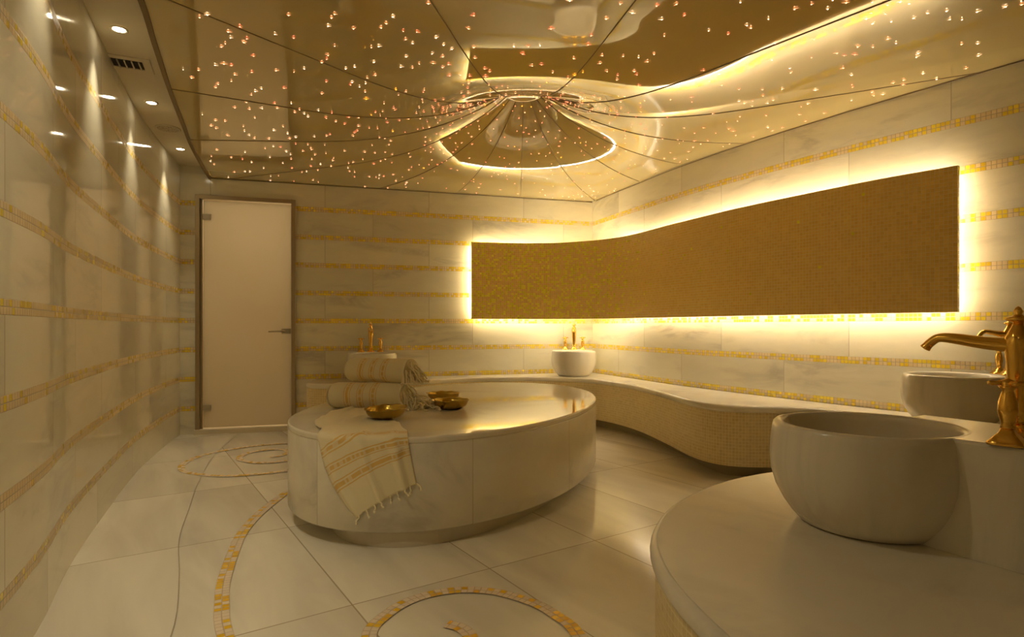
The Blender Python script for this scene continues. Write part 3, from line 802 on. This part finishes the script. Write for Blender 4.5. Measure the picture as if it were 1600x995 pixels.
def rim_at(a):
    if a < 0:
        k = rim0; s = 0
        while s < -a: k2 = (k-RIMDIR) % 400; s += (RIMW[k2]-RIMW[k]).length; k = k2
        R0 = RIMW[k]
    else:
        i = 0
        while i < 58 and RA[i+1] < a: i += 1
        f = (a-RA[i])/(RA[i+1]-RA[i]); k = (rim0+RIMDIR*i) % 400; R0 = RIMW[k].lerp(RIMW[(k+RIMDIR) % 400], f)
    nn_ = RIMW[(k+1) % 400]-RIMW[k-1]; nv = Vector((nn_.y, -nn_.x)).normalized()
    if nv.dot(R0-TC) < 0: nv = -nv
    return R0, nv
# the cloth is laid out flat as (x, q): q grows towards the viewer and past the rim it turns down the drum
XS = [-1.14+.01*i for i in range(100)]
def front_y(x):
    best = None
    for k in range(400):
        p, q = RIMW[k], RIMW[(k+1) % 400]
        if (p.x-x)*(q.x-x) <= 0 and abs(p.x-q.x) > 1e-9:
            y = p.y+(q.y-p.y)*(x-p.x)/(q.x-p.x)
            if best is None or y < best: best = y
    return best
FY = [front_y(x) for x in XS]
def yr(x):
    i = max(0, min(len(XS)-2, int((x-XS[0])/.01))); f = (x-XS[i])/.01; return FY[i]*(1-f)+FY[i+1]*f
def on_table(x, y): return Vector((x, -y))
def hang(a, b): R0, nv = rim_at(a); return Vector((R0.x, -yr(R0.x)+b))
def cloth_point(x, q, lift):
    y0 = yr(x); e = q+y0; r = .016
    sl = (yr(x+.01)-yr(x-.01))/.02; nv = Vector((sl, -1)).normalized()
    th = max(0.0, min(PI/2, (e+r)/r)); R0 = Vector((x, y0))
    if e <= -r: return Vector((x, -q, TZ+lift))
    xy = R0-Vector((0, -r))+nv*((r+lift)*math.sin(th)); z = TZ-r+(r+lift)*math.cos(th)
    if th >= PI/2: z -= e-(r*PI/2-r)
    return Vector((xy.x, xy.y+0.0, z))
Lc = [on_table(-.965, 3.40), on_table(-1.0, 3.22), on_table(-1.0, 3.0), on_table(-.95, 2.85), hang(-.03, -.06), hang(.0, .05), hang(.03, .14), hang(.075, .22), hang(.13, .29), hang(.185, .345)]
Rc = [on_table(-.74, 3.39), on_table(-.70, 3.24), on_table(-.62, 3.05), on_table(-.56, 2.92), on_table(-.52, 2.80), on_table(-.485, 2.72), hang(.405, .0), hang(.412, .045), hang(.425, .12), hang(.44, .20)]
Lr_, Rr_ = cr(Lc, 9), cr(Rc, 9)
rows = []; nrow = len(Lr_)
for i in range(nrow):
    A, B = Lr_[i], Rr_[i]; row = []; g = i/(nrow-1)
    for j in range(NU+1):
        f = j/NU; p = A.lerp(B, f); e = p.y+yr(p.x)
        hf = min(1.0, max(0.0, (e+.05)/.2))
        fold = .010*math.sin(f*PI*5.2+.9*math.sin(g*5)+g*1.4)+.006*math.sin(f*PI*11+1.3+g*4)
        crease = .010*max(0, math.sin((f*1.3+g*2.6)*PI*2.1))**4*(1-hf) + .005*noise.noise(Vector((p.x*14, p.y*14, 1.0)))
        lift = .006+max(0.0, fold*(.35+1.0*hf)+crease)
        if g < .06: lift += .010*(1-g/.06)
        row.append(cloth_point(p.x, p.y, lift))
    rows.append(row)
tw = empty('draped_towel', (-.75, 2.7, TZ), 0, 'striped cotton towel draped over the front rim of the oval platform', 'towel')
to = Vector((-.75, 2.7, TZ))
cum = [0.0]
for i in range(1, nrow): cum.append(cum[-1]+(rows[i][NU//2]-rows[i-1][NU//2]).length)
TOTV = cum[-1]
m = M(); m.grid([[p-to for p in r] for r in rows], uvs=lambda a, b: (b/NU*.46, a/(nrow-1)*.72))
cl = m.build('cloth', M_DRAPE, tw)
sm = cl.modifiers.new('thickness', 'SOLIDIFY'); sm.thickness = .003; sm.offset = 0
rs = random.Random(9)
for j in (0, 3, 7, 12, 17, 23, 28, 33, 36, 40):
    p = rows[-1][j]-to; m = M(); P = [p+Vector((0, -.002, .004))]; ln = rs.uniform(.026, .042)
    for k in range(1, 7): P.append(P[-1]+Vector((rs.gauss(0.001, .0028), rs.gauss(-.0005, .0012), -ln/6)))
    P = cr(P, 3); m.tube(P, [.0034]*(len(P)-5)+[.0042, .0052, .0056, .0048, .003], 7)
    m.build('tassel', M_FRINGE, tw)

# ------------------------------------------------------------------ soffit fittings
def downlight(x, y, label, z=None, wide=66, pw=1.0):
    o = empty('downlight', (x, y, (z or ZS)-.001), 0, label, 'downlight', 'recessed soffit downlights')
    m = M(); m.lathe([(.040, 0), (.040, -.003), (.032, -.005), (.028, -.002), (.026, .0)], n=36, caps=False); m.build('trim_ring', M_PLASTER, o)
    m = M(); m.lathe([(.001, -.0035), (.020, -.0035), (.027, -.002)], n=28, caps=False); m.build('lens', M_LENS, o)
    L = bpy.data.lights.new('lamp', 'SPOT'); L.energy = SPOT_POW*pw; L.color = SPOT_COL; L.spot_size = math.radians(wide); L.spot_blend = 1.0; L.shadow_soft_size = .02
    lo = bpy.data.objects.new('lamp', L); C.objects.link(lo); lo.parent = o; lo.location = (0, 0, -.012)
    return o
for x, y, l_ in [(-1.925, 2.885, 'lit downlight in the soffit, nearest the camera and above the vent'), (-2.345, 3.83, 'lit downlight in the soffit between the vent and the round speaker'), (-2.72, 4.83, 'lit downlight at the far end of the soffit above the door'),
               (-1.44, 1.95, 'added unseen downlight beyond the top of the picture'), (-1.05, 1.0, 'added unseen downlight over the viewer'), ]:  # these two are added out of view to light floor and platform
    downlight(x, y, l_)
for x, y, l_, q_ in [(-.80, 1.45, 'added fill downlight in the star ceiling, left of the viewer', .85), (-.35, -.5, 'added fill downlight in the star ceiling, behind the viewer', .3)]:  # added fill lamps, out of view, brightening the platform front and floor
    downlight(x, y, l_, ZC, 125, q_)
# vent
vx, vy = -2.135, 3.255; va = math.atan2(.85, -.38)-PI/2
vt = empty('air_vent', (vx, vy, ZS), va, 'slotted rectangular air vent between two downlights in the soffit', 'vent')
m = M()
W2, H2, iw, ih = .125, .10, .085, .058
for a, b, c, d in ((-W2, W2, ih, H2), (-W2, W2, -H2, -ih), (-W2, -iw, -ih, ih), (iw, W2, -ih, ih)): m.box(((a+b)/2, (c+d)/2, -.003), (b-a, d-c, .006))
m.build('vent_frame', M_PLASTER, vt)
m = M(); m.box((0, 0, -.0008), (2*iw, 2*ih, .001)); m.build('vent_back', M_DARK, vt)
for k in range(5):
    m = M(); m.box((-iw+2*iw*(k+.5)/5, 0, -.006), (.006, 2*ih, .010)); m.build('slat', M_SOCKET, vt)
sp = empty('ceiling_speaker', (-2.53, 4.33, ZS), 0, 'round perforated speaker grille set in the soffit', 'speaker')
m = M(); m.lathe([(.085, 0), (.085, -.004), (.078, -.007), (.072, -.006)], n=48, caps=False); m.build('speaker_ring', M_PLASTER, sp)
t = NT('perforated grille'); vo = t.n('ShaderNodeTexVoronoi'); vo.inputs['Scale'].default_value = 160; t.l(t.coord('Object'), vo.inputs['Vector'])
t.setb(Base_Color=t.mix(t.math('LESS_THAN', vo.outputs[0], .35), (.62, .53, .36), (.12, .09, .05)), Roughness=.6)
m = M(); m.lathe([(.001, -.0075), (.074, -.006)], n=40, caps=False); m.build('grille', t.m, sp)
